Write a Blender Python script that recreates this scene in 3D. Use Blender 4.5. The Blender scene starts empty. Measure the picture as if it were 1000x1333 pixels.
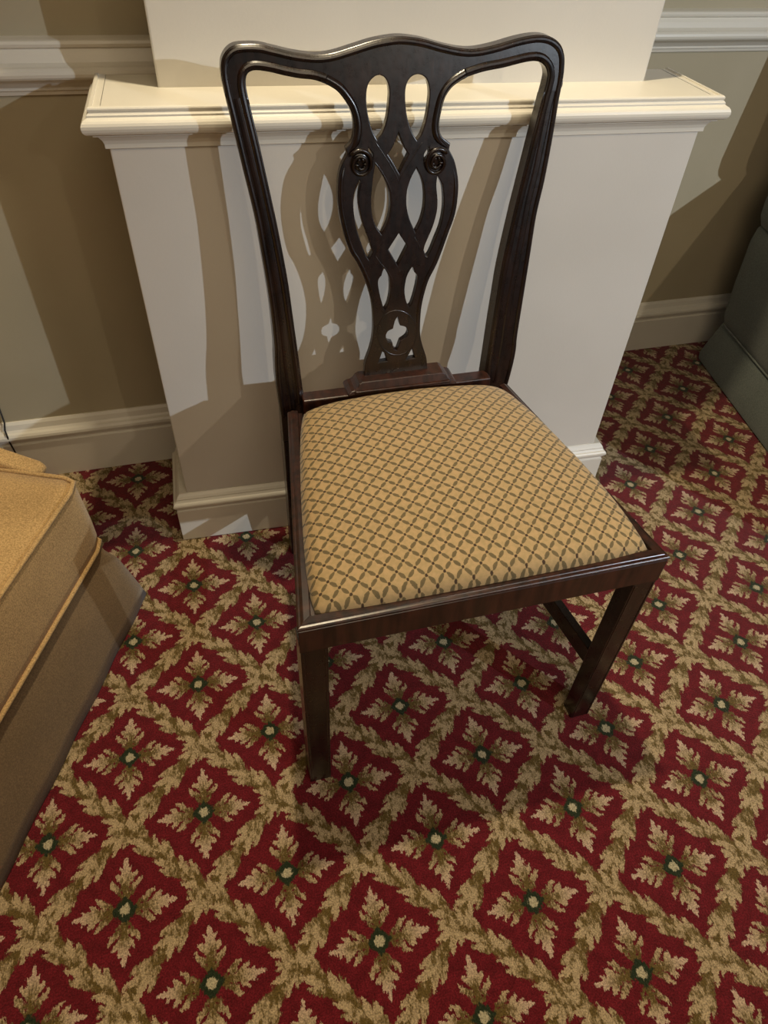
import bpy, bmesh, math, random
from mathutils import Vector, Matrix, noise

sc = bpy.context.scene
C = bpy.context.collection
# ------------------------------------------------------------------ camera
CAM = Vector((0.115, -1.1076, 1.1517))
RX = Vector((0.96372480, -0.26343439, 0.04285827))      # image right
RY = Vector((-0.15807658, -0.69276616, -0.70362408))    # image down
RZ = Vector((0.21504954, 0.67132508, -0.70927874))      # view direction
FPX, CX, CY = 890.14, 500.0, 666.5
cd = bpy.data.cameras.new('camera'); cam = bpy.data.objects.new('camera', cd); C.objects.link(cam)
cam.matrix_world = Matrix(((RX.x, -RY.x, -RZ.x, CAM.x), (RX.y, -RY.y, -RZ.y, CAM.y), (RX.z, -RY.z, -RZ.z, CAM.z), (0, 0, 0, 1)))
cd.sensor_fit = 'HORIZONTAL'; cd.sensor_width = 36.0; cd.lens = 36.0 * FPX / 1000.0
cd.clip_start = 0.02
sc.camera = cam
# ------------------------------------------------------------------ world, lights, exposure
w = bpy.data.worlds.new('world'); sc.world = w; w.use_nodes = True
w.node_tree.nodes['Background'].inputs[0].default_value = (0.80, 0.78, 0.80, 1)
w.node_tree.nodes['Background'].inputs[1].default_value = 0.06
sc.view_settings.view_transform = 'Standard'; sc.view_settings.look = 'None'
sc.view_settings.exposure = 0.0; sc.view_settings.gamma = 1.0; sc.view_settings.use_curve_mapping = False

def spot(name, loc, target, power, color, radius, angle=120, blend=0.6):
    l = bpy.data.lights.new(name, 'SPOT'); l.energy = power; l.color = color; l.shadow_soft_size = radius
    l.spot_size = math.radians(angle); l.spot_blend = blend
    o = bpy.data.objects.new(name, l); C.objects.link(o); o.location = loc
    o.rotation_euler = (Vector(target) - Vector(loc)).to_track_quat('-Z', 'Y').to_euler()
    return o
def area(name, loc, target, power, color, sx, sy):
    l = bpy.data.lights.new(name, 'AREA'); l.shape = 'RECTANGLE'; l.size = sx; l.size_y = sy; l.energy = power; l.color = color
    o = bpy.data.objects.new(name, l); C.objects.link(o); o.location = loc
    o.rotation_euler = (Vector(target) - Vector(loc)).to_track_quat('-Z', 'Y').to_euler()
    return o
spot('key_downlight', (3.40, -4.25, 2.42), (1.18, 0.0, 0.5), 500, (0.79, 0.89, 1.0), 0.024, 35, 1.0)
spot('warm_downlight', (1.75, -4.30, 2.45), (1.15, 0.0, 0.4), 95, (1.0, 0.82, 0.58), 0.03, 34, 1.0)
spot('wall_light', (0.36, -0.065, 2.30), (0.36, -0.25, 0.0), 80, (1.0, 0.83, 0.56), 0.03, 165, 0.5)
area('warm_fill', (0.3, -2.2, 2.52), (0.3, -2.2, 0), 25, (1.0, 0.81, 0.56), 1.6, 1.6)  # unseen area lamp added as soft warm ambient fill

# ------------------------------------------------------------------ helpers
def unproj(p):
    return RX * ((p[0] - CX) / FPX) + RY * ((p[1] - CY) / FPX) + RZ
def yb(z):
    u = z - 0.47
    return -0.142 + 0.14 * u + 0.05 * u * u
def back(p):                       # a point of the chair back's front face -> (x, z)
    d = unproj(p); y = -0.11
    for _ in range(12):
        s = (y - CAM.y) / d.y; X = CAM + d * s; y = yb(X.z)
    return (X.x, X.z)

def tag(o, label=None, cat=None, kind=None, group=None):
    if label: o['label'] = label
    if cat: o['category'] = cat
    if kind: o['kind'] = kind
    if group: o['group'] = group
    return o
def link(name, me, mat=None, parent=None, smooth=False):
    o = bpy.data.objects.new(name, me); C.objects.link(o)
    if mat: me.materials.append(mat)
    if smooth:
        for p in me.polygons: p.use_smooth = True
    if parent: o.parent = parent
    return o
def obj(name, bm, mat, parent=None, smooth=False, bevel=0, seg=2, auto=None):
    bmesh.ops.recalc_face_normals(bm, faces=bm.faces)
    me = bpy.data.meshes.new(name); bm.to_mesh(me); bm.free()
    o = link(name, me, mat, parent, smooth)
    if bevel:
        m = o.modifiers.new('bevel', 'BEVEL'); m.width = bevel; m.segments = seg; m.limit_method = 'ANGLE'; m.angle_limit = math.radians(35)
        m.harden_normals = False
    return o
def empty(name, loc=(0, 0, 0)):
    o = bpy.data.objects.new(name, None); C.objects.link(o); o.location = loc; o.empty_display_size = .05
    return o
def hexa(bm, pts):                  # 8 points: bottom 4 ccw, top 4 ccw
    v = [bm.verts.new(p) for p in pts]
    for f in ((3, 2, 1, 0), (4, 5, 6, 7), (0, 1, 5, 4), (1, 2, 6, 5), (2, 3, 7, 6), (3, 0, 4, 7)):
        bm.faces.new([v[i] for i in f])
    return v
def box(bm, x0, x1, y0, y1, z0, z1):
    return hexa(bm, [(x0, y0, z0), (x1, y0, z0), (x1, y1, z0), (x0, y1, z0), (x0, y0, z1), (x1, y0, z1), (x1, y1, z1), (x0, y1, z1)])
def sweep(bm, path, prof, closed=False, outward=1):
    """profile (out, z) swept along a plan polyline of (x, y) with mitred corners; 'out' is to the right of travel"""
    n = len(path); rings = []
    for i in range(n):
        p = Vector(path[i])
        a = Vector(path[i]) - Vector(path[i - 1]) if (i > 0 or closed) else None
        b = Vector(path[(i + 1) % n]) - Vector(path[i]) if (i < n - 1 or closed) else None
        if a is None: a = b
        if b is None: b = a
        a = a.normalized(); b = b.normalized()
        na = Vector((a.y, -a.x)); nb = Vector((b.y, -b.x)); m = (na + nb).normalized()
        k = 1.0 / max(0.3, m.dot(na)) * outward
        rings.append([bm.verts.new((p.x + m.x * k * o, p.y + m.y * k * o, z)) for o, z in prof])
    rng = range(n if closed else n - 1)
    for i in rng:
        r, s = rings[i], rings[(i + 1) % n]
        for j in range(len(prof) - 1):
            bm.faces.new((r[j], s[j], s[j + 1], r[j + 1]))
    if not closed:
        bm.faces.new(rings[0]); bm.faces.new(rings[-1][::-1])
    return rings
def arc(cx, cz, r, a0, a1, n):
    return [(cx + r * math.cos(math.radians(a0 + (a1 - a0) * i / n)), cz + r * math.sin(math.radians(a0 + (a1 - a0) * i / n))) for i in range(n + 1)]
def tube(bm, pts, r, n=10, cap=True, flat=None):
    """tube through 3-D points; r number or list"""
    rings = []; N = len(pts); up = None
    for i, p in enumerate(pts):
        p = Vector(p)
        t = (Vector(pts[min(N - 1, i + 1)]) - Vector(pts[max(0, i - 1)])).normalized()
        if up is None:
            up = Vector((0, 0, 1)) if abs(t.z) < .9 else Vector((0, 1, 0))
        s = t.cross(up).normalized(); up = s.cross(t).normalized()
        rr = r[i] if isinstance(r, (list, tuple)) else r
        rings.append([bm.verts.new(p + s * math.cos(2 * math.pi * k / n) * rr + up * math.sin(2 * math.pi * k / n) * rr) for k in range(n)])
    for i in range(N - 1):
        for k in range(n):
            bm.faces.new((rings[i][k], rings[i][(k + 1) % n], rings[i + 1][(k + 1) % n], rings[i + 1][k]))
    if cap:
        bm.faces.new(rings[0][::-1]); bm.faces.new(rings[-1])

# ------------------------------------------------------------------ material expression helper
class NT:
    def __init__(s, name):
        s.m = bpy.data.materials.new(name); s.m.use_nodes = True; s.t = s.m.node_tree
        s.b = s.t.nodes['Principled BSDF']
    def n(s, kind, **kw):
        nd = s.t.nodes.new(kind)
        for k, v in kw.items(): setattr(nd, k, v)
        return nd
    def l(s, a, b): s.t.links.new(a.s if isinstance(a, E) else a, b)
    def coords(s, kind='Object'):
        tc = s.n('ShaderNodeTexCoord'); sp = s.n('ShaderNodeSeparateXYZ'); s.l(tc.outputs[kind], sp.inputs[0])
        return tc.outputs[kind], E(s, sp.outputs[0]), E(s, sp.outputs[1]), E(s, sp.outputs[2])
    def noise(s, vec, scale, detail=2, rough=.5, out=0):
        nd = s.n('ShaderNodeTexNoise'); nd.inputs['Scale'].default_value = scale; nd.inputs['Detail'].default_value = detail
        nd.inputs['Roughness'].default_value = rough; s.l(vec, nd.inputs['Vector']); return E(s, nd.outputs[out])
    def comb(s, x, y, z=0.0):
        nd = s.n('ShaderNodeCombineXYZ')
        for i, v in enumerate((x, y, z)):
            if isinstance(v, E): s.l(v, nd.inputs[i])
            else: nd.inputs[i].default_value = v
        return nd.outputs[0]
    def mix(s, f, a, b):
        nd = s.n('ShaderNodeMix', data_type='RGBA')
        for v, i in ((f, 0), (a, 6), (b, 7)):
            if isinstance(v, (E,)): s.l(v, nd.inputs[i])
            elif isinstance(v, bpy.types.NodeSocket): s.l(v, nd.inputs[i])
            elif i == 0: nd.inputs[i].default_value = v
            else: nd.inputs[i].default_value = (*v, 1)
        return nd.outputs[2]
    def bump(s, h, strength=.3, dist=.001):
        nd = s.n('ShaderNodeBump'); nd.inputs['Strength'].default_value = strength; nd.inputs['Distance'].default_value = dist
        s.l(h, nd.inputs['Height']); s.l(nd.outputs[0], s.b.inputs['Normal'])
    def base(s, col):
        if isinstance(col, tuple): s.b.inputs['Base Color'].default_value = (*col, 1)
        else: s.l(col, s.b.inputs['Base Color'])
    def rough(s, v):
        if isinstance(v, E): s.l(v, s.b.inputs['Roughness'])
        else: s.b.inputs['Roughness'].default_value = v
class E:
    def __init__(s, nt, sock): s.nt = nt; s.s = sock
    def op(s, o, *a, clamp=False):
        nd = s.nt.t.nodes.new('ShaderNodeMath'); nd.operation = o; nd.use_clamp = clamp
        for i, v in enumerate((s,) + a):
            if isinstance(v, E): s.nt.t.links.new(v.s, nd.inputs[i])
            else: nd.inputs[i].default_value = v
        return E(s.nt, nd.outputs[0])
    def __add__(s, o): return s.op('ADD', o)
    __radd__ = __add__
    def __mul__(s, o): return s.op('MULTIPLY', o)
    __rmul__ = __mul__
    def __sub__(s, o): return s.op('SUBTRACT', o)
    def __rsub__(s, o): return (s * -1.0) + o
    def __truediv__(s, o): return s.op('DIVIDE', o)
    def abs(s): return s.op('ABSOLUTE')
    def fract(s): return s.op('FRACT')
    def floor(s): return s.op('FLOOR')
    def sqrt(s): return s.op('SQRT')
    def max(s, o): return s.op('MAXIMUM', o)
    def min(s, o): return s.op('MINIMUM', o)
    def step(s, lo, hi):            # smooth ramp lo..hi -> 0..1
        nd = s.nt.t.nodes.new('ShaderNodeMapRange'); nd.interpolation_type = 'SMOOTHSTEP'
        s.nt.t.links.new(s.s, nd.inputs[0]); nd.inputs[1].default_value = lo; nd.inputs[2].default_value = hi
        return E(s.nt, nd.outputs[0])

def ell(x, y, cx, cy, a, b, deg):
    """1 at centre, 0 on the ellipse's edge"""
    c, s = math.cos(math.radians(deg)), math.sin(math.radians(deg))
    p = ((x - cx) * (c / a)) + ((y - cy) * (s / a)); q = ((y - cy) * (c / b)) - ((x - cx) * (s / b))
    return 1.0 - (p * p + q * q).sqrt()

# ------------------------------------------------------------------ materials
def mat_carpet():
    t = NT('red_carpet_with_leaf_trellis')
    vec, X, Y, Z = t.coords()
    S = 0.17; th = math.radians(47.3); c, s = math.cos(th) / S, math.sin(th) / S
    u = X * c - Y * s - 1.654; v = X * s + Y * c + 2.494
    nz = t.n('ShaderNodeTexNoise'); nz.inputs['Scale'].default_value = 1.0; nz.inputs['Detail'].default_value = 2.5; nz.inputs['Roughness'].default_value = .65
    t.l(t.comb(X * 300.0, Y * 140.0), nz.inputs['Vector']); sp = t.n('ShaderNodeSeparateColor'); t.l(nz.outputs['Color'], sp.inputs[0])
    wx = E(t, sp.outputs[0]) - .5; wy = E(t, sp.outputs[1]) - .5
    u = u + wx * .075 + wy * .03; v = v + wy * .075 - wx * .03
    fu = (u + .5).fract() - .5; fv = (v + .5).fract() - .5
    x = (fu + fv) * .70711; y = (fv - fu) * .70711
    ax, ay = x.abs(), y.abs(); px = ax.max(ay); py = ax.min(ay)
    # ---- flower arm (half), folded
    lobes = [ell(px, py, .16, .0, .09, .030, 0), ell(px, py, .125, .048, .048, .015, 48), ell(px, py, .19, .080, .058, .027, 55),
             ell(px, py, .232, .118, .030, .015, 20), ell(px, py, .265, .055, .056, .024, 42), ell(px, py, .335, .030, .038, .015, 38),
             ell(px, py, .35, .0, .090, .024, 0), ell(px, py, .25, .014, .088, .032, 6)]
    fl = lobes[0]
    for l in lobes[1:]: fl = fl.max(l)
    flower = fl.step(-.04, .06)
    nx_ = px - .128; ny_ = py - .128
    flower = flower * (nx_ * nx_ + ny_ * ny_).sqrt().step(.048, .062)       # round notch between two arms
    # ---- bands: clumps of overlapping pointed leaves, tips over the next clump's base
    n2 = t.noise(vec, 70, 2)
    def band(sv, tv, alt):
        tone = None; mask = None
        ph = sv * 3.0
        if alt: ph = ph + (tv * 1000.0).op('ADD', 0.0, clamp=True) * .5
        f = ph.fract() * (1 / 3.0); at = tv.abs()
        for add in (0.0, 1 / 3.0):
            l = f + add
            es = [ell(l, at, .205, .026, .185, .042, 4), ell(l, at, .22, .074, .110, .029, 18), ell(l, at, .33, .052, .10, .022, 20)]
            e = es[0].max(es[1]).max(es[2])
            m = e.step(-.03, .08)
            tn = ((l - .06) * 2.9 + (n2 - .5) * .9).op('ADD', 0.0, clamp=True) * (e.step(-.08, .22) * .65 + .35)
            if mask is None: mask, tone = m, tn * m
            else:
                tone = tone * (1.0 - m) + tn * m; mask = mask.max(m)
        return mask, tone
    ma, toa = band(u * -1.0, (v.fract() - .5), True)
    mb, tob = band(v * -1.0, (u.fract() - .5), False)
    core = 1.0 - (fu.abs() - .5).abs().min((fv.abs() - .5).abs()).step(.035, .075)
    bmask = ma.max(mb).max(core)
    tone = toa * ma + tob * (1.0 - ma) * mb
    # ---- colours
    pile = t.noise(vec, 420, 2, .7); pile2 = t.noise(vec, 60, 3)
    streak = t.noise(t.comb(X * 430.0, Y * 170.0), 1.0, 2.5, .7)
    red = t.mix(pile2.step(.3, .7), (.120, .0080, .012), (.168, .0115, .018))
    olive, cream, pink = (.135, .089, .024), (.49, .37, .215), (.58, .42, .30)
    med = t.noise(t.comb(X * 120.0, Y * 62.0), 1.0, 1.0)
    cr = (tone * 1.30 - .06 + (streak - .5) * 2.6 + (med - .5) * 2.2).op('ADD', 0.0, clamp=True)
    bcol = t.mix(cr.step(.0, .95), olive, cream)
    fcr = ((px - .17) * 3.6 + py * 4.6 + (med - .5) * 1.2 + (streak - .5) * 2.4)
    fcol = t.mix(fcr.step(.05, .75), olive, cream); fcol = t.mix(px.step(.22, .42), fcol, pink)
    col = t.mix(bmask, red, bcol); col = t.mix(flower, col, fcol)
    dia = (ax + ay)
    ctr = 1.0 - (ax * ax + ay * ay).sqrt().step(.078, .094); dot = 1.0 - (ax * ax + ay * ay).sqrt().step(.036, .050)
    ctr = ctr.max(1.0 - dia.step(.104, .122))
    col = t.mix(ctr, col, (.022, .034, .014)); col = t.mix(dot, col, (.48, .42, .27))
    col2 = t.mix(pile.step(.25, .75), (.45, .45, .45), (1.35, 1.35, 1.35))
    mul = t.n('ShaderNodeMix', data_type='RGBA', blend_type='MULTIPLY'); mul.inputs[0].default_value = 1
    t.l(col, mul.inputs[6]); t.l(col2, mul.inputs[7])
    t.base(mul.outputs[2]); t.rough(.95)
    t.b.inputs['Specular IOR Level'].default_value = .1
    t.b.inputs['Sheen Weight'].default_value = .15
    t.bump(pile + bmask * .5 + flower * .5, .6, .004)
    return t.m

def mat_seat():
    t = NT('gold_lattice_upholstery'); vec, X, Y, Z = t.coords()
    nz = t.noise(vec, 260, 2); 
    a = ((X - .3844) - (Y + .4482)) * (.70711 / .0174) + (nz - .5) * .12
    b = ((X - .3844) + (Y + .4482)) * (.70711 / .0180) + (nz - .5) * .12
    fa = (a + .5).fract() - .5; fb = (b + .5).fract() - .5          # 0 on the lines
    ha = a.fract() - .5; hb = b.fract() - .5                        # 0 half-way
    l1 = 1.0 - (ha * (1 / .36) * (ha * (1 / .36)) + fb * 6.4 * (fb * 6.4)).sqrt()
    l2 = 1.0 - (hb * (1 / .36) * (hb * (1 / .36)) + fa * 6.4 * (fa * 6.4)).sqrt()
    leaf = l1.max(l2).step(-.02, .15)
    dot = 1.0 - (fa * fa + fb * fb).sqrt().step(.085, .15)
    stem = (1.0 - fa.abs().min(fb.abs()).step(.02, .045)) * .6
    weave = t.noise(vec, 1500, 1); blot = t.noise(vec, 160, 2)
    gold = t.mix(blot.step(.3, .7), (.40, .285, .135), (.475, .325, .16))
    col = t.mix(stem, gold, (.25, .175, .07))
    col = t.mix(leaf * .88, col, t.mix(blot, (.090, .072, .036), (.135, .100, .046)))
    col = t.mix(dot, col, (.055, .032, .018))
    t.base(col); t.rough(.85); t.b.inputs['Specular IOR Level'].default_value = .25
    t.b.inputs['Sheen Weight'].default_value = .2
    t.bump(weave * .5 + leaf * .4, .35, .0012)
    return t.m

def mat_wood(name, dark, light, rough=.27):
    t = NT(name); vec, X, Y, Z = t.coords()
    g = t.noise(t.comb(X * 30.0, Y * 30.0, Z * 4.0), 3.0, 4, .6); g2 = t.noise(vec, 9, 3); sc_ = t.noise(vec, 90, 3, .7)
    col = t.mix(g.step(.3, .72), dark, light); col = t.mix(g2.step(.45, .75) * .5, col, dark)
    t.base(col); t.rough(sc_ * .16 + (rough - .06))
    t.b.inputs['Coat Weight'].default_value = .35; t.b.inputs['Coat Roughness'].default_value = .16
    t.bump(g * .5 + sc_ * .5, .12, .001)
    return t.m

def mat_paint(name, col, col2, rough=.5, bump=.10):
    t = NT(name); vec, X, Y, Z = t.coords()
    a = t.noise(vec, 3.5, 3); b = t.noise(vec, 220, 2)
    t.base(t.mix(a.step(.35, .7), col, col2)); t.rough(rough); t.bump(b, bump, .001)
    return t.m

def mat_cloth(name, ca, cb, scale=900, wear=6):
    t = NT(name); vec, X, Y, Z = t.coords()
    wv = t.noise(vec, scale, 2, .7); blot = t.noise(vec, wear, 3)
    m = t.mix((wv * .7 + blot * .3).step(.35, .65), ca, cb)
    t.base(m); t.rough(.92); t.b.inputs['Specular IOR Level'].default_value = .15; t.b.inputs['Sheen Weight'].default_value = .2
    t.bump(wv, .35, .0015)
    return t.m

def mat_plain(name, col, rough=.5, metal=0):
    t = NT(name); vec, X, Y, Z = t.coords(); a = t.noise(vec, 40, 2)
    t.base(t.mix(a, col, tuple(k * 1.2 for k in col))); t.rough(rough); t.b.inputs['Metallic'].default_value = metal
    return t.m

M_CARPET = mat_carpet(); M_SEAT = mat_seat()
M_WOOD = mat_wood('dark_mahogany', (.0045, .0022, .0018), (.017, .0068, .0042))
M_RAIL = mat_wood('worn_mahogany', (.011, .0040, .0028), (.050, .0150, .0085), .30)
M_WHITE = mat_paint('cream_gloss_paint', (.72, .69, .60), (.76, .73, .65), .38, .06)
M_FACE = mat_paint('off_white_wall_paint', (.66, .63, .57), (.70, .67, .61), .55)
M_WALL = mat_paint('shaded_cream_wall_paint', (.41, .36, .245), (.45, .395, .275), .6)  # cream wall paint with the shade of the recesses put into its colour
M_CEIL = mat_paint('ceiling_paint', (.7, .68, .62), (.72, .7, .64), .8)
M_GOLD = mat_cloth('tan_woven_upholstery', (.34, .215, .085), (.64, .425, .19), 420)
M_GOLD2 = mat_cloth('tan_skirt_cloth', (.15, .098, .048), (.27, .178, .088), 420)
M_GREEN = mat_cloth('grey_green_upholstery', (.105, .122, .108), (.165, .185, .165), 320)
M_BLACK = mat_plain('black_rubber', (.012, .012, .012), .5)
M_STEEL = mat_plain('dark_metal', (.08, .08, .08), .35, 1)

# ------------------------------------------------------------------ setting
TH = math.radians(-2.2)                                   # the pier is turned a little to the chair
def R2(x, y): return (.0048 + x * math.cos(TH) - y * math.sin(TH), -.0017 + x * math.sin(TH) + y * math.cos(TH))
bm = bmesh.new(); v = [bm.verts.new(p) for p in ((-2.6, -5, 0), (4.3, -5, 0), (4.3, .62, 0), (-2.6, .62, 0))]; bm.faces.new(v)
tag(obj('floor', bm, M_CARPET), 'red patterned carpet with cream leaf trellis and small flowers', kind='structure')
bm = bmesh.new(); box(bm, -2.6, 4.3, -5, .75, 2.6, 2.66); tag(obj('ceiling', bm, M_CEIL), kind='structure')
bm = bmesh.new(); box(bm, -2.6, R2(.101, 0)[0] + .1, .303, .42, 0, 2.6); tag(obj('wall_left', bm, M_WALL), 'cream wall of the left recess, shade put into its colour', kind='structure')
bm = bmesh.new(); box(bm, .85, 4.3, .527, .64, 0, 2.6); tag(obj('wall_right', bm, M_WALL), 'cream wall of the right recess, shade put into its colour', kind='structure')
bm = bmesh.new(); box(bm, -2.7, -2.6, -5, .42, 0, 2.6); tag(obj('wall_far_left', bm, M_WALL), kind='structure')
bm = bmesh.new(); box(bm, 4.3, 4.4, -5, .64, 0, 2.6); tag(obj('wall_far_right', bm, M_WALL), kind='structure')
PW = .9965                                                # pier width at its baseboard
# upper pier
def quadbox(bm, x0, x1, y0, y1, z0, z1):
    a = [R2(x0, y0), R2(x1, y0), R2(x1, y1), R2(x0, y1)]
    hexa(bm, [(p[0], p[1], z0) for p in a] + [(p[0], p[1], z1) for p in a])
bm = bmesh.new(); quadbox(bm, .101, .898, .098, .66, 0, 2.6)
tag(obj('wall_back', bm, M_FACE, bevel=.003), 'off-white pier rising behind the chair above the ledge', kind='structure')
# boxed plinth
DB = .175
plinth = empty('trim_1'); tag(plinth, 'off-white boxed plinth with moulded ledge behind the dark wooden chair', kind='structure')
bm = bmesh.new(); quadbox(bm, .024, PW - .024, .012, DB, 0, .842); obj('panel', bm, M_FACE, plinth, bevel=.002)
path = [R2(.024, DB), R2(.024, .012), R2(PW - .024, .012), R2(PW - .024, DB)]
path2 = [R2(.010, DB), R2(.010, .012), R2(PW - .010, .012), R2(PW - .010, DB)]
# cap profile (out, z), out measured from the plinth face
cap = [(0, .812), (.006, .812), (.006, .818)] + [(.008, .823), (.013, .829), (.020, .831), (.020, .834)] \
    + arc(.024, .844, .010, -90, 80, 8) + [(.0225, .8555), (.0225, .858), (.020, .860), (.020, .8605)] + arc(.0165, .864, .0035, -60, 90, 4) + [(.012, .8675), (.012, .8655), (.008, .8655), (0, .8655)]
bm = bmesh.new(); sweep(bm, path, [(o * .84, z - .003) for o, z in cap])
# which side is out is decided by path direction (left->front->right: travel +x at the front, right of travel is -y)
obj('ledge_moulding', bm, M_WHITE, plinth, smooth=False, bevel=.0006, seg=1)
bm = bmesh.new(); quadbox(bm, .0245, PW - .0245, .0125, DB - .001, .835, .8622); obj('ledge_top', bm, M_WHITE, plinth)
skirt = [(-.014, 0), (.013, 0), (.013, .088), (.010, .0895), (.010, .092), (.013, .0935)] + arc(.009, .104, .0085, -60, 70, 6) + [(.009, .1165), (.009, .119), (.006, .124), (.0015, .129), (-.014, .129)]
bm = bmesh.new(); sweep(bm, path2, skirt); obj('skirting', bm, M_WHITE, plinth, bevel=.0006, seg=1)
# recess baseboards and dado rails
rb = [(0, 0), (.018, 0), (.018, .100), (.014, .102), (.014, .106), (.018, .110)] + arc(.012, .122, .012, -60, 80, 5) + [(.010, .138), (.007, .150), (.003, .156), (0, .156)]
bm = bmesh.new(); sweep(bm, [(-2.6, .303), (R2(.101, .3)[0], .303)], rb); tag(obj('baseboard_left', bm, M_WHITE), 'moulded cream baseboard of the left recess', kind='structure')
bm = bmesh.new(); sweep(bm, [(R2(.898, .5)[0], .527), (4.3, .527)], rb); tag(obj('baseboard_right', bm, M_WHITE), 'moulded cream baseboard of the right recess', kind='structure')
dr = [(0, .806), (.006, .806), (.008, .812), (.012, .814), (.012, .818), (.020, .826), (.030, .832)] + arc(.030, .842, .010, -80, 80, 6) + [(.026, .856), (.022, .866), (.018, .874)] + arc(.018, .880, .006, -80, 90, 4) + [(0, .888)]
bm = bmesh.new(); sweep(bm, [(-2.6, .303), (R2(.101, .3)[0], .303)], dr); tag(obj('trim_2', bm, M_WHITE), 'moulded dado rail along the left recess wall', kind='structure')
bm = bmesh.new(); sweep(bm, [(R2(.898, .5)[0], .527), (4.3, .527)], dr); tag(obj('trim_3', bm, M_WHITE), 'moulded dado rail along the right recess wall', kind='structure')

# ------------------------------------------------------------------ the dining chair
chair = empty('dining_chair', (.433, -.38, 0))
tag(chair, 'dark mahogany dining chair with pierced splat back and gold lattice seat', 'chair')
bpy.context.view_layer.update()
def cpart(name, bm, mat, smooth=False, bevel=0, seg=2, parent=None):
    o = obj(name, bm, mat, None, smooth, bevel, seg)
    return attach(o, parent or chair)
def attach(o, par):
    o.parent = par; o.matrix_parent_inverse = Matrix.Translation(-chair.location) if par is chair else Matrix.Identity(4)
    return o

def cr(pts, closed=True, sub=5):
    """Catmull-Rom through pixel points; a third element marks a sharp corner"""
    n = len(pts); out = []
    P = [Vector(p[:2]) for p in pts]; K = [len(p) > 2 for p in pts]
    for i in range(n if closed else n - 1):
        j = (i + 1) % n
        p1, p2 = P[i], P[j]
        p0 = P[i - 1] if (i > 0 or closed) else p1
        p3 = P[(j + 1) % n] if (j < n - 1 or closed) else p2
        if K[i]: p0 = p1
        if K[j]: p3 = p2
        for k in range(sub):
            t = k / sub
            q = .5 * ((2 * p1) + (p2 - p0) * t + (2 * p0 - 5 * p1 + 4 * p2 - p3) * t * t + (3 * p1 - p0 - 3 * p2 + p3) * t ** 3)
            out.append((q.x, q.y))
    if not closed: out.append(tuple(P[-1]))
    return out
def segd(p, a, b):
    dx, dz = b[0] - a[0], b[1] - a[1]; L = dx * dx + dz * dz or 1e-12
    t = max(0, min(1, ((p[0] - a[0]) * dx + (p[1] - a[1]) * dz) / L))
    return math.hypot(p[0] - a[0] - dx * t, p[1] - a[1] - dz * t)
def plate(name, loops, thick, mat, off=0.0, bevel=.0018, parent=None, extra=None, flush=(), taper=0.0):
    """loops: lists of (x, z) in metres, outline first; front face lies on the chair back's surface, off forward"""
    cu = bpy.data.curves.new('c', 'CURVE'); cu.dimensions = '2D'; cu.fill_mode = 'BOTH'
    cu.extrude = thick / 2 - bevel; cu.bevel_depth = bevel; cu.bevel_resolution = 2; cu.offset = -bevel
    for lp in loops:
        s = cu.splines.new('POLY'); s.points.add(len(lp) - 1); s.use_cyclic_u = True
        for i, p in enumerate(lp): s.points[i].co = (p[0], p[1], 0, 1)
    to = bpy.data.objects.new('t', cu); C.objects.link(to)
    bpy.context.view_layer.update()
    me = bpy.data.meshes.new_from_object(to.evaluated_get(bpy.context.evaluated_depsgraph_get()))
    bpy.data.objects.remove(to); bpy.data.curves.remove(cu)
    bm = bmesh.new(); bm.from_mesh(me); bpy.data.meshes.remove(me)
    bmesh.ops.remove_doubles(bm, verts=bm.verts, dist=1e-5)
    z0 = min(v.co.y for v in bm.verts); z1 = max(v.co.y for v in bm.verts); z = z0 + .03
    while z < z1:
        bmesh.ops.bisect_plane(bm, geom=bm.verts[:] + bm.edges[:] + bm.faces[:], plane_co=(0, z, 0), plane_no=(0, 1, 0)); z += .03
    for v in bm.verts:
        x, zz, d = v.co; dep = thick / 2 - d                 # 0 at the front face
        if dep < thick / 2 and any(segd((x, zz), a, b) < .0026 for a, b in flush): dep = 0.0
        if dep > thick / 2: dep -= taper * max(0.0, min(1.0, (zz - .55) / .38))
        v.co = (x, yb(zz) + dep - off, zz)
    if extra: extra(bm)
    o = cpart(name, bm, mat, parent=parent)
    for p in o.data.polygons: p.use_smooth = False
    return o
def bead(bm, path, inset, r, h, side, closed=False, off=0.0, taper=0, ts=0, te=0):
    """half-round moulding on the back's front face along path (x, z), shifted sideways by inset"""
    n = len(path); rings = []
    for i in range(n):
        a = Vector(path[i - 1] if (i > 0 or closed) else path[i]); b = Vector(path[(i + 1) % n] if (i < n - 1 or closed) else path[i])
        t = (b - a); t = t.normalized() if t.length > 1e-9 else Vector((0, 1)); nn = Vector((t.y, -t.x)) * side
        c = Vector(path[i]) + nn * inset
        k = 1.0
        if ts: k = min(1.0, .2 + i / ts)
        if te: k = min(1.0, .2 + (n - 1 - i) / te)
        if taper: k = min(1.0, .25 + min(i, n - 1 - i) / taper)
        ring = []
        for j in range(7):
            al = math.pi * j / 6
            q = c + nn * (math.cos(al) * r * k); d = math.sin(al) * h * k
            ring.append(bm.verts.new((q.x, yb(q.y) - off + .0008 - d - (.0), q.y)))
        rings.append(ring)
    for i in range(n if closed else n - 1):
        a, b = rings[i], rings[(i + 1) % n]
        for j in range(6): bm.faces.new((a[j], b[j], b[j + 1], a[j + 1]))
def px(pts): return [back(p) for p in pts]
def mir(pts): return [(2 * .433 - x, z) for x, z in pts]

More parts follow.
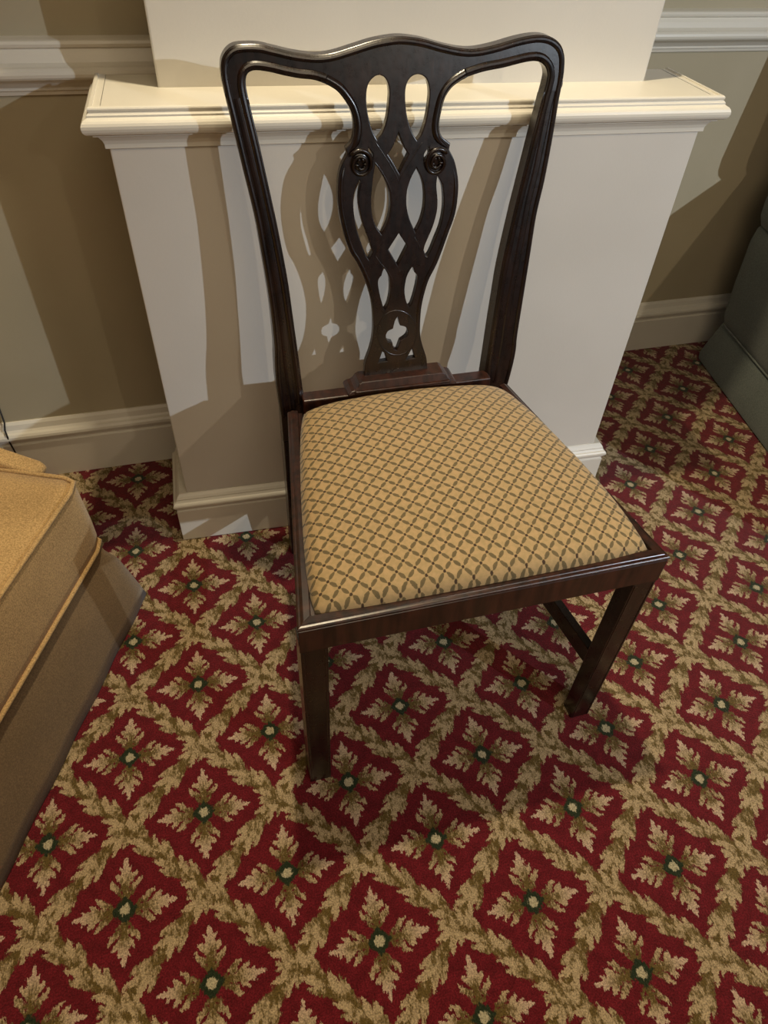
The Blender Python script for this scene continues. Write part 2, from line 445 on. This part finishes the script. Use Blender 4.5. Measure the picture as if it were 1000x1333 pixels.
# traced contours in photograph pixels, put on the real (raked) plane of the chair back
post_out = [(366, 541), (362, 515), (359.2, 494), (357.8, 470), (357.4, 451), (353, 408), (347.5, 370), (339, 320.5), (331.3, 280), (316, 218), (302, 160), (293, 124)]
post_in = [(324.5, 132), (328.7, 150), (336, 180), (345, 220), (355.5, 267.5), (362.5, 300), (374.5, 363), (381.3, 410.5), (387, 451), (392, 489), (396.5, 523)]
crest_top = [(293, 124), (289, 105), (287.5, 90), (288.7, 77.5), (293.7, 67.5), (302.5, 60), (315, 57.3), (337.5, 57.5), (357.5, 62), (382.5, 67.8), (410, 71.2), (432.5, 69), (457.5, 61.5), (482.5, 53.5), (502.5, 49.2),
             (523, 47.2), (550, 50.5), (575, 57.5), (600, 62.8), (620, 63.4), (645, 58.4), (675, 49.7), (700, 45.4), (717.5, 48), (730, 57.5), (735.3, 72.5), (735, 92.5), (732.5, 110)]
crest_in_l = [(324.5, 132), (321.5, 118), (320.3, 107.5), (321.5, 98.7), (326, 93.7), (335, 92), (352.5, 94.5), (370, 98.7), (390, 102.5), (407.5, 104.3), (422.5, 108.7)]
splat_l = [(422.5, 108.7, 1), (437.5, 117.5), (447.5, 128.7), (456, 142.5), (460.8, 160), (460.5, 175), (457, 186), (450, 193.5, 1), (452, 201, 1), (445, 215), (441.5, 227), (440, 243), (440.2, 262.5), (443, 284), (450, 312),
           (457, 330), (463.5, 340), (472, 357), (480, 378), (484.8, 398), (486.4, 420), (485, 442), (481, 458), (475.5, 474), (474.4, 495, 1)]
splat_r = [(556.5, 484, 1), (555.6, 467), (551, 452), (547.4, 436), (548, 410), (551, 390), (558, 366), (568, 346), (575, 329), (584, 304), (592, 282), (596, 260), (597, 236), (592.5, 211), (585, 195, 1), (586.5, 187, 1),
           (575.5, 177.5), (572, 165), (574.5, 147.5), (580, 127.5), (590, 113), (607.5, 101, 1)]
crest_in_r = [(607.5, 101), (630, 93.7), (656, 88.5), (686, 81), (701, 80.5), (710, 87), (713, 97), (711.5, 108), (707, 125)]
joint = [(455, 98, 1), (478, 92, 1), (520, 89, 1), (560, 90, 1), (585, 95, 1)]
eye_l = [(493.7, 98), (485, 102.5), (478.9, 112.5), (477.2, 130), (479.5, 150), (485, 170), (491, 181.5, 1), (498, 172.5), (503.7, 155), (506.3, 135), (507, 117.5), (502.5, 103)]
eye_r = [(545, 97), (535, 101), (529, 112.5), (528, 130), (530.5, 152.5), (537, 172.5), (543, 182.5, 1), (548.7, 175), (555, 155), (558.3, 135), (559.3, 117.5), (555, 102.5)]
holes = [eye_l, eye_r,
    [(519, 173.6, 1), (525.5, 190), (532, 201, 1), (526, 213), (520, 225.6, 1), (513, 213), (505.6, 201, 1), (513, 189)],
    [(489, 214, 1), (498, 228), (505, 243), (508, 257), (508, 272), (504.5, 289), (497, 305, 1), (489.5, 294), (485, 280), (483.6, 262), (485, 242), (486.5, 228)],
    [(542.4, 219, 1), (535.5, 232), (530.5, 248), (529.5, 266), (533, 284), (541, 302.4, 1), (548, 288), (552.3, 270), (552.8, 250), (549.5, 234)],
    [(480, 193, 1), (485.5, 201), (485, 209, 1), (480, 204)],
    [(558.5, 192, 1), (552.5, 201), (553, 209, 1), (559, 203)],
    [(468, 235, 1), (463, 246), (460.3, 262), (461.3, 280), (464.5, 298), (470, 315), (476, 331), (480.5, 338, 1), (485.5, 329, 1), (480, 312), (472.6, 292), (468, 272), (467, 254), (469.5, 240)],
    [(569.8, 229, 1), (568.5, 242), (570, 260), (569, 276), (563.5, 296), (554, 318), (552, 326, 1), (555.5, 333.6), (560, 328), (566.5, 312), (573, 296), (577, 278), (578, 260), (576, 242)],
    [(519.4, 304, 1), (530.5, 321, 1), (518, 345.6, 1), (506, 325, 1)],
    [(500, 350.4), (497, 359, 1), (492.6, 366), (494, 380), (498, 396), (501, 403.6, 1), (505, 396), (508, 380), (507.5, 364), (503.5, 354)],
    [(537.4, 348), (540, 355, 1), (543.8, 361), (541, 378), (536, 395), (533, 399.6, 1), (529, 392), (527, 378), (529.5, 362), (533.5, 353)],
    [(518, 412.6, 1), (521, 424, 1), (528, 426), (531.3, 432), (529, 438.5), (521.5, 444, 1), (517, 456, 1), (513, 453), (511, 446, 1), (505, 444), (502.8, 438), (505, 432), (512, 428, 1), (514.6, 418)],
    [(498, 458, 1), (493, 472, 1), (504, 470, 1), (501, 460, 1)],
    [(536.4, 454.4, 1), (529, 468, 1), (540, 466, 1), (538, 458, 1)]]

S_ol = cr(post_out, False); S_il = cr(post_in, False)
post_w = px(S_ol); post_i = px(S_il)
def post_extra(po, pi, side):
    def f(bm):
        bead(bm, po, .0050, .0042, .0035, side); bead(bm, pi, .0065, .0050, .0045, side)
        mid = [((a[0] + b[0]) / 2, (a[1] + b[1]) / 2) for a, b in zip(po, [pi[::-1][min(len(pi) - 1, int(i * (len(pi) - 1) / (len(po) - 1)))] for i in range(len(po))])]
        bead(bm, mid, 0, .0060, .0022, side)
    return f
# rear legs: each post and the leg below it
def rear_leg(bm, x0, x1, s):
    # from the seat down, raked back and splayed slightly
    t = yb(.45)
    hexa(bm, [(x0 - .004 * s, t + .045, 0), (x1 - .006 * s, t + .045, 0), (x1 - .006 * s, t + .078, 0), (x0 - .004 * s, t + .078, 0),
              (x0, t - .002, .36), (x1, t - .002, .36), (x1, t + .036, .36), (x0, t + .036, .36)])
    hexa(bm, [(x0, t - .002, .36), (x1, t - .002, .36), (x1, t + .036, .36), (x0, t + .036, .36),
              (x0, yb(.47) - .0, .47), (x1, yb(.47) - .0, .47), (x1, yb(.47) + .030, .47), (x0, yb(.47) + .030, .47)])
plate('back_post', [post_w + post_i], .028, M_WOOD, extra=post_extra(post_w, post_i, 1), flush=[(post_w[-1], post_i[0])], taper=.008)
r_out = px(cr([(661, 502), (668, 476), (672, 456), (673.5, 440), (676.5, 420), (683, 380), (691, 330), (699, 280), (709.5, 235), (720, 180), (728, 132), (732.5, 110)], False))
r_in = mir(post_i)
# keep the mirrored inner contour, ending at the crest joint
jp = back((707, 125)); k_ = min(range(len(r_in)), key=lambda i: abs(r_in[i][1] - jp[1])); dx_ = jp[0] - r_in[k_][0]
r_in = [(x + dx_ * max(0, min(1, (z - .62) / (jp[1] - .62))), z) for x, z in r_in if z < jp[1] - .006]; r_in = [jp] + r_in
plate('back_post', [r_out + r_in], .028, M_WOOD, extra=post_extra(r_out, r_in, -1), flush=[(r_out[-1], r_in[0])], taper=.008)
for s, x0, x1 in ((-1, post_w[0][0], post_i[-1][0] - .002), (1, r_in[-1][0] + .002, r_out[0][0])):
    bm = bmesh.new(); rear_leg(bm, x0 + .001, x1 - .001, s); cpart('leg', bm, M_WOOD, bevel=.002)
ct = px(cr(crest_top, False)); cil = px(cr(crest_in_l, False)); cir = px(cr(crest_in_r, False)); jn = px([p[:2] for p in joint])
def crest_extra(bm):
    bead(bm, ct, .0050, .0042, .0035, 1)
    bead(bm, cil, .0065, .0050, .0045, -1)
    bead(bm, cir, .0065, .0050, .0045, -1)
plate('crest_rail', [ct + cir[::-1] + jn[::-1] + cil[::-1]], .020, M_WOOD, extra=crest_extra, flush=list(zip([cil[-1]] + jn, jn + [cir[0]])) + [(ct[0], cil[0]), (ct[-1], cir[-1])])
sl = px(cr(splat_l, False)); sr = px(cr(splat_r, False))
spout = jn + sr[::-1] + sl[::-1]
nl = int(len(sl) * 7 / 24); nr = int(len(sr) * 15 / 21)
def splat_extra(bm):
    bead(bm, sl[:nl], .0065, .0050, .0045, -1, te=8); bead(bm, sr[nr:], .0065, .0050, .0045, -1, ts=8)
    # C-scroll ridges
    a = sl[int(len(sl) * 9 / 24):int(len(sl) * 19 / 24)]; bead(bm, a, .0052, .0030, .0026, -1, taper=8)
    b = sr[int(len(sr) * 3 / 21):int(len(sr) * 13 / 21)]; bead(bm, b, .0052, .0030, .0026, -1, taper=8)
    # edges of the interlaced straps
    for ln in ([(487, 182), (497, 197), (508, 214), (516, 229), (521, 243)], [(486, 208), (495, 220), (504, 236), (510, 252), (510.5, 270), (507, 288), (500, 304), (491, 322)],
               [(552, 182), (543, 196), (531, 215), (522, 230), (519, 240)],
               [(519, 349), (523, 356)], [(487, 330), (495, 342), (504, 352), (511, 365), (512, 380)], [(545, 332), (536, 344), (526, 358), (523, 372), (524, 388)],
               [(470, 236), (466.5, 254), (468, 272)], [(503, 308), (494, 322), (486, 338)], [(538, 306), (545, 318), (549, 330)]):
        bead(bm, px(cr(ln, False)), 0, .0011, .0011, 1, taper=3)
    ring = [(517 + 25.5 * math.cos(a * math.pi / 18), 433.5 + 29 * math.sin(a * math.pi / 18)) for a in range(36)]
    bead(bm, px(ring), 0, .0017, .0012, 1, closed=True)
splat = plate('splat', [spout] + [px(cr(h, True, 4)) for h in holes], .012, M_WOOD, bevel=.0014, flush=list(zip([sl[0]] + jn, jn + [sr[-1]])))
bm = bmesh.new(); splat_extra(bm)
o = obj('splat_carving', bm, M_WOOD, None, True); o.parent = splat
# carved volutes
for cx, cy, sg in ((469.5, 213, 1), (568, 211, -1)):
    x, z = back((cx, cy)); y = yb(z) - .001
    bm = bmesh.new()
    R = .0186
    # domed disc
    rings = []
    for i in range(5):
        a = i / 4 * math.pi / 2; rr = R * math.cos(a) * .86; dd = math.sin(a) * .0042
        rings.append([bm.verts.new((x + rr * math.cos(k * math.pi / 10), y + .003 - dd, z + rr * math.sin(k * math.pi / 10))) for k in range(20)] if i < 4 else [bm.verts.new((x, y + .003 - dd, z))])
    for i in range(3):
        for k in range(20): bm.faces.new((rings[i][k], rings[i][(k + 1) % 20], rings[i + 1][(k + 1) % 20], rings[i + 1][k]))
    for k in range(20): bm.faces.new((rings[3][k], rings[3][(k + 1) % 20], rings[4][0]))
    sp_, rs = [], []
    for k in range(46):
        a = (-40 - k * 14) * math.pi / 180; rr = R * (1.0 - .72 * k / 45)
        sp_.append((x + sg * rr * math.cos(a + math.pi), y - .001 - .003 * k / 45, z + rr * math.sin(a + math.pi) * 1.05)); rs.append(.0030 - .0012 * k / 45)
    tube(bm, sp_, rs, 7)
    random.seed(3)
    for k in range(6):                                    # leaf lobes in the eye of the scroll
        a = k * 1.1; q = .0062
        bmesh.ops.create_uvsphere(bm, u_segments=7, v_segments=5, radius=.0024, matrix=Matrix.Translation((x + q * math.cos(a), y - .003, z + q * math.sin(a))) @ Matrix.Rotation(a, 4, 'Y') @ Matrix.Diagonal((1.7, .7, .8, 1)))
    o = obj('volute', bm, M_WOOD, None, True); o.parent = splat
# seat rails
XL, XR, YF = .171, .696, -.614
LW = .0375
ZT, ZB = .449, .394
# top edge moulding profile as stacked strips; corners mitred round the trapezoid
rl = (.2335, -.175); rr_ = (.6325, -.175)                 # rear ends of the side rails (outer)
pathF = [(XL, YF), (XR, YF)]
rpath = [rl, (XL, YF), (XR, YF), rr_]
def rail(name, seg_i, mat, w=.024, z0=ZB, z1=ZT):
    bm = bmesh.new()
    prof = [(-w, z0), (0, z0), (0, z1 - .0105), (-.0016, z1 - .0095), (-.0016, z1 - .008), (.0008, z1 - .0065), (.0012, z1 - .004), (-.0006, z1 - .0022), (-.0040, z1 - .0018), (-.0050, z1 - .0006), (-.0075, z1 + .0004), (-.0160, z1 - .0006), (-.0170, z1 - .006), (-w, z1 - .006)]
    rings = sweep(bm, rpath, prof)                         # mitred round the seat, one side kept
    drop = [v for i, r in enumerate(rings) if i not in (seg_i, seg_i + 1) for v in r]
    bmesh.ops.delete(bm, geom=drop, context='VERTS')
    bmesh.ops.holes_fill(bm, edges=bm.edges[:], sides=40)
    return cpart(name, bm, mat, bevel=.0005, seg=1)
rail('front_rail', 1, M_RAIL)
rail('side_rail', 0, M_RAIL)
rail('side_rail', 2, M_RAIL)
bm = bmesh.new()                                          # rear rail and the shoe
zr = .456; hexa(bm, [(.262, -.168, .40), (.604, -.168, .40), (.604, -.137, .40), (.262, -.137, .40), (.262, -.164, zr), (.604, -.164, zr), (.604, -.137, zr), (.262, -.137, zr)])
cpart('rear_rail', bm, M_RAIL, bevel=.002)
bm = bmesh.new()
prof = [(.339, .4555), (.341, .460), (.346, .463), (.352, .464), (.357, .468), (.361, .474), (.366, .4765), (.512, .4765), (.517, .474), (.521, .468), (.526, .464), (.532, .463), (.536, .460), (.538, .4555)]
fa = [bm.verts.new((x, -.1665 + (z - .4555) * .35, z)) for x, z in prof]; fb = [bm.verts.new((x, -.124, z)) for x, z in prof]
for i in range(len(prof) - 1): bm.faces.new((fa[i], fa[i + 1], fb[i + 1], fb[i]))
bm.faces.new(fa[::-1]); bm.faces.new(fb); bm.faces.new((fa[0], fb[0], fb[-1], fa[-1]))
box(bm, .352, .524, -.1685, -.160, .4600, .4640)
cpart('splat_shoe', bm, M_RAIL, bevel=.0012)
# front legs: square, tapering slightly, inner corner chamfered
for sgn, xo in ((1, XL), (-1, XR)):
    bm = bmesh.new(); y0, y1 = YF + .001, YF + .041
    xi = xo + sgn * LW; xo2 = xo + sgn * .001
    def sec(z, k):
        a = [(xo2, y0), (xi - sgn * k, y0), (xi - sgn * k, y1 - .011 - k * .4), (xi - sgn * (k + .011), y1 - k * .4), (xo2, y1 - k * .4)]
        return [bm.verts.new((p[0], p[1], z)) for p in a]
    r0, r1 = sec(0, .001), sec(ZB + .001, 0)
    for i in range(5): bm.faces.new((r0[i], r0[(i + 1) % 5], r1[(i + 1) % 5], r1[i]))
    bm.faces.new(r0); bm.faces.new(r1)
    # fine bead run down both front corners
    tube(bm, [(xo2 + sgn * .0035, y0 - .0000, .002), (xo2 + sgn * .0035, y0 - .0000, ZB - .004)], .0012, 6)
    tube(bm, [(xi - sgn * .0040, y0 - .0000, .002), (xi - sgn * .0036, y0 - .0000, ZB - .004)], .0012, 6)
    cpart('leg', bm, M_WOOD, bevel=.0015)
# stretchers
def bar(name, a, b, w, h):
    a, b = Vector(a), Vector(b); d = (b - a).normalized(); s = Vector((d.y, -d.x, 0)) * (w / 2); u = Vector((0, 0, h / 2))
    bm = bmesh.new(); hexa(bm, [a - s - u, a + s - u, b + s - u, b - s - u, a - s + u, a + s + u, b + s + u, b - s + u]); cpart(name, bm, M_WOOD, bevel=.0015)
yr = yb(.45) + .045
bar('stretcher', (.676, -.58, .150), (.617, yr, .150), .016, .038)
bar('stretcher', (.190, -.58, .150), (.249, yr, .150), .016, .038)
bar('stretcher', (.262, yr + .002, .19), (.605, yr + .002, .19), .014, .030)
# drop-in seat
bm = bmesh.new(); N, Mv = 56, 48; grid = []
for j in range(Mv + 1):
    row = []; v_ = j / Mv
    for i in range(N + 1):
        u_ = i / N
        a, b = 2 * u_ - 1, 2 * v_ - 1
        # squircle-ish rounding of the corners
        k = 1 - .030 * (abs(a) ** 6) * (abs(b) ** 6)
        aa, bb = a * k, b * k
        y = -.6005 + (.600 - .180) * (bb + 1) / 2
        hw = .2455 + (.180 - .2455) * (bb + 1) / 2
        hw += .0055 * (1 - bb * bb)
        x = .4345 + hw * aa
        y -= .003 * (1 - aa * aa) * (-1 if bb > 0 else 1) * abs(bb)
        e = max(abs(a), abs(b)); ed = (1 - abs(a) ** 5) * (1 - abs(b) ** 5)
        dome = (1 - a * a * .55) * (1 - b * b * .55)
        z = .446 + .024 * max(0, ed) ** .38 + .034 * max(0, dome - .2)
        z += .0006 * noise.noise(Vector((x * 25, y * 25, 0)))
        row.append(bm.verts.new((x, y, z)))
    grid.append(row)
for j in range(Mv):
    for i in range(N): bm.faces.new((grid[j][i], grid[j][i + 1], grid[j + 1][i + 1], grid[j + 1][i]))
border = [grid[0][i] for i in range(N + 1)] + [grid[j][N] for j in range(1, Mv + 1)] + [grid[Mv][i] for i in range(N - 1, -1, -1)] + [grid[j][0] for j in range(Mv - 1, 0, -1)]
low = [bm.verts.new((.4305 + (v.co.x - .4305) * .99, -.39 + (v.co.y + .39) * .99, .425)) for v in border]
for i in range(len(border)): bm.faces.new((border[i], low[i], low[(i + 1) % len(low)], border[(i + 1) % len(low)]))
bm.faces.new(low)
seat = obj('seat_cushion', bm, M_SEAT, None, True)
attach(seat, chair)
seat['label'] = 'gold drop-in seat woven with a dark lattice of small leaves'
# pattern coordinates of this part are world metres: keep object space = world space
for ch in list(chair.children):
    pass

# ------------------------------------------------------------------ tan upholstered chair, left edge
arm = empty('armchair', (-.4, -.5, 0)); tag(arm, 'tan fabric armchair with piped seat and pleated skirt at the left edge', 'armchair')
ai = Matrix.Translation(Vector((.4, .5, 0)))
ex = Vector((-.40, -.9165, 0)); gx = Vector((-.9165, .40, 0)); C0 = Vector((-.125, -.157, 0))
def G(s, t, z): return C0 + ex * s + gx * t + Vector((0, 0, z))
def apart(name, bm, mat, smooth=False, bevel=0, seg=3, sub=0):
    o = obj(name, bm, mat, None, smooth, bevel, seg); o.parent = arm; o.matrix_parent_inverse = ai
    return o
L1, L2 = .78, .62
# seat cushion (boxed, slightly domed)
bm = bmesh.new(); n = 24; g = []
def seatpt(i, j):
    a, b = i / n, j / n; dz = .020 * (1 - (2 * a - 1) ** 4) * (1 - (2 * b - 1) ** 4)
    q = .024; s, t = a * L1, b * L2
    # rounded plan corner
    if s < q and t < q:
        d = math.hypot(q - s, q - t)
        m = max(q - s, q - t)
        if d > 0: s, t = q - (q - s) * m / d, q - (q - t) * m / d
    return G(s, t, .345 + dz)
g = [[bm.verts.new(seatpt(i, j)) for j in range(n + 1)] for i in range(n + 1)]
for i in range(n):
    for j in range(n): bm.faces.new((g[i][j], g[i + 1][j], g[i + 1][j + 1], g[i][j + 1]))
bd = [g[i][0] for i in range(n, -1, -1)] + [g[0][j] for j in range(1, n + 1)] + [g[i][n] for i in range(1, n + 1)] + [g[n][j] for j in range(n - 1, 0, -1)]
rings = [bd]
for z, k in ((.33, .002), (.29, .004), (.25, .006), (.215, .006), (.196, .004)):
    cc = G(L1 / 2, L2 / 2, 0)
    rr2 = []
    for v in bd:
        d = (v.co - cc); d.z = 0; rr2.append(bm.verts.new((v.co.x + d.normalized().x * k, v.co.y + d.normalized().y * k, z)))
    rings.append(rr2)
for a, b in zip(rings, rings[1:]):
    for i in range(len(bd)): bm.faces.new((a[i], b[i], b[(i + 1) % len(bd)], a[(i + 1) % len(bd)]))
bm.faces.new(rings[-1])
topline = [v.co.copy() for v in bd]; botline = [v.co.copy() for v in rings[-1]]
apart('seat', bm, M_GOLD, True)
bm = bmesh.new(); tube(bm, [p + Vector((0, 0, .0015)) for p in topline[:2 * n + 1]], .0042, 8); apart('piping', bm, M_GOLD, True)
bm = bmesh.new(); tube(bm, [p + (p - G(L1 / 2, L2 / 2, p.z)).normalized() * .003 for p in botline[:2 * n + 1]], .0042, 8)
pp = apart('piping', bm, M_GOLD, True)
# skirt: flares to the floor, with soft folds
bm = bmesh.new(); cols = []
path = [(s, 0) for s in [L1 * i / 60 for i in range(60, 0, -1)]] + [(0, 0)] + [(0, t) for t in [L2 * i / 40 for i in range(1, 41)]]
for s, t in path:
    side = Vector((0, 0, 0))
    if t == 0: side -= gx
    if s == 0: side -= ex
    col = []
    for k in range(7):
        f = k / 6; wav = .0012 * math.sin((s - t) * 40) * f
        flare = -.006 + .036 * f ** .8 + wav
        if k == 0: flare = -.010
        if k == 1: flare = -.003
        col.append(bm.verts.new(G(s, t, .197 * (1 - f) + .002) + side * flare))
    cols.append(col)
for a, b in zip(cols, cols[1:]):
    for k in range(6): bm.faces.new((a[k], b[k], b[k + 1], a[k + 1]))
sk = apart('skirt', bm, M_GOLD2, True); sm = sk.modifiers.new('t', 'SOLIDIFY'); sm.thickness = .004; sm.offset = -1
bm = bmesh.new(); hexa(bm, [G(.03, .03, .03), G(L1, .03, .03), G(L1, L2, .03), G(.03, L2, .03), G(.006, .006, .197), G(L1, .006, .197), G(L1, L2, .197), G(.006, L2, .197)]); apart('base', bm, M_GOLD)
for pr in ((.05, .05), (.05, L2 - .05), (L1 - .05, .05), (L1 - .05, L2 - .05)):
    bm = bmesh.new(); q = G(pr[0], pr[1], 0); box(bm, q.x - .02, q.x + .02, q.y - .02, q.y + .02, 0, .04); apart('leg', bm, M_WOOD)
# sloping arms and a back
def armpoly(s0, s1):
    bm = bmesh.new(); pr = [(.075, .335), (.085, .348), (.20, .382), (.36, .46), (L2 - .02, .54), (L2 - .02, .30), (.10, .30)]
    a = [bm.verts.new(G(s0, t, z)) for t, z in pr]; b = [bm.verts.new(G(s1, t, z)) for t, z in pr]
    for i in range(len(pr)): bm.faces.new((a[i], a[(i + 1) % len(pr)], b[(i + 1) % len(pr)], b[i]))
    bm.faces.new(a); bm.faces.new(b[::-1]); apart('armrest', bm, M_GOLD, bevel=.007)
armpoly(.0, -.035); armpoly(L1 - .05, L1 + .05)
bm = bmesh.new(); hexa(bm, [G(-.035, L2 - .03, .19), G(L1 + .05, L2 - .03, .19), G(L1 + .05, L2 + .12, .10), G(-.035, L2 + .12, .10), G(-.035, L2 + .06, .80), G(L1 + .05, L2 + .06, .80), G(L1 + .05, L2 + .17, .80), G(-.035, L2 + .17, .80)])
apart('backrest', bm, M_GOLD, bevel=.03, seg=4)

# ------------------------------------------------------------------ grey-green sofa, right edge
sofa = empty('sofa', (1.9, .1, 0)); tag(sofa, 'grey-green upholstered sofa with flared skirt against the right recess wall', 'sofa')
si = Matrix.Translation(Vector((-1.9, -.1, 0)))
def spart(name, bm, mat, smooth=False, bevel=0, seg=4):
    o = obj(name, bm, mat, None, smooth, bevel, seg); o.parent = sofa; o.matrix_parent_inverse = si; return o
A0 = Vector((1.617, .452, 0)); du = Vector((-.174, -.985, 0)); dv = Vector((.985, -.174, 0))
def H(s, t, z): return A0 + du * s + dv * t + Vector((0, 0, z))
# skirt with a rounded rear corner: plan outline, flared
def outline(off):
    p = []
    for s in [1.0 - i * .05 for i in range(19)]: p.append((s, 0, Vector((-1, 0))))
    for k in range(1, 7):
        a = math.radians(15 * k); r = .045
        p.append((.05 - r * math.sin(a), .045 - r * math.cos(a) , Vector((-math.cos(a), -math.sin(a)))))
    for t in [.06 + i * .1 for i in range(14)]: p.append((.005, t, Vector((0, -1))))
    return p
def ringlay(name, lay, mat, closed=False):
    bm = bmesh.new(); cols = []
    for s, t, nn in outline(0):
        cols.append([bm.verts.new(H(s + nn.y * o, t + nn.x * o, z)) for o, z in lay])
    for a, b in zip(cols, cols[1:]):
        for k in range(len(lay) - 1): bm.faces.new((a[k], b[k], b[k + 1], a[k + 1]))
    top = [c[-1] for c in cols] + [bm.verts.new(H(1.0, 1.36, lay[-1][1]))]; bm.faces.new(top)
    return spart(name, bm, mat, True)
ringlay('skirt', [(.000, .006), (.002, .02), (-.010, .07), (-.020, .110), (-.026, .128), (-.034, .133), (-.05, .133)], M_GREEN)
ringlay('side_panel', [(-.036, .120), (-.028, .136), (-.020, .16), (-.012, .26), (-.006, .38), (-.010, .414), (-.024, .424), (-.05, .425)], M_GREEN)
# arm cushion, rounded roll
ringlay('armrest', [(-.030, .418), (-.014, .426), (-.004, .45), (.000, .49), (-.006, .54), (-.022, .58), (-.05, .605), (-.10, .615)], M_GREEN)
bm = bmesh.new(); hexa(bm, [H(-.02, .02, .60), H(.20, .02, .60), H(.20, 1.38, .60), H(-.02, 1.38, .60), H(-.03, .02, 1.10), H(.10, .02, 1.10), H(.10, 1.38, 1.10), H(-.03, 1.38, 1.10)])
spart('backrest', bm, M_GREEN, bevel=.05)
bm = bmesh.new(); tube(bm, [H(s, -.0 + .022, .1345) for s in [1.0, .75, .5, .25, .06]], .0025, 6); spart('piping', bm, M_GREEN, True)

# ------------------------------------------------------------------ small things
bm = bmesh.new(); tube(bm, [(-.3455, .299, .22), (-.3458, .290, .165), (-.3485, .2805, .150), (-.3500, .2815, .115), (-.3464, .2815, .07), (-.343, .2815, .034), (-.340, .2790, .0025), (-.325, .265, .0025)], .0019, 8)
tag(obj('cable', bm, M_BLACK, smooth=True), 'thin black cable hanging down the cream baseboard behind the tan armchair', 'cable')
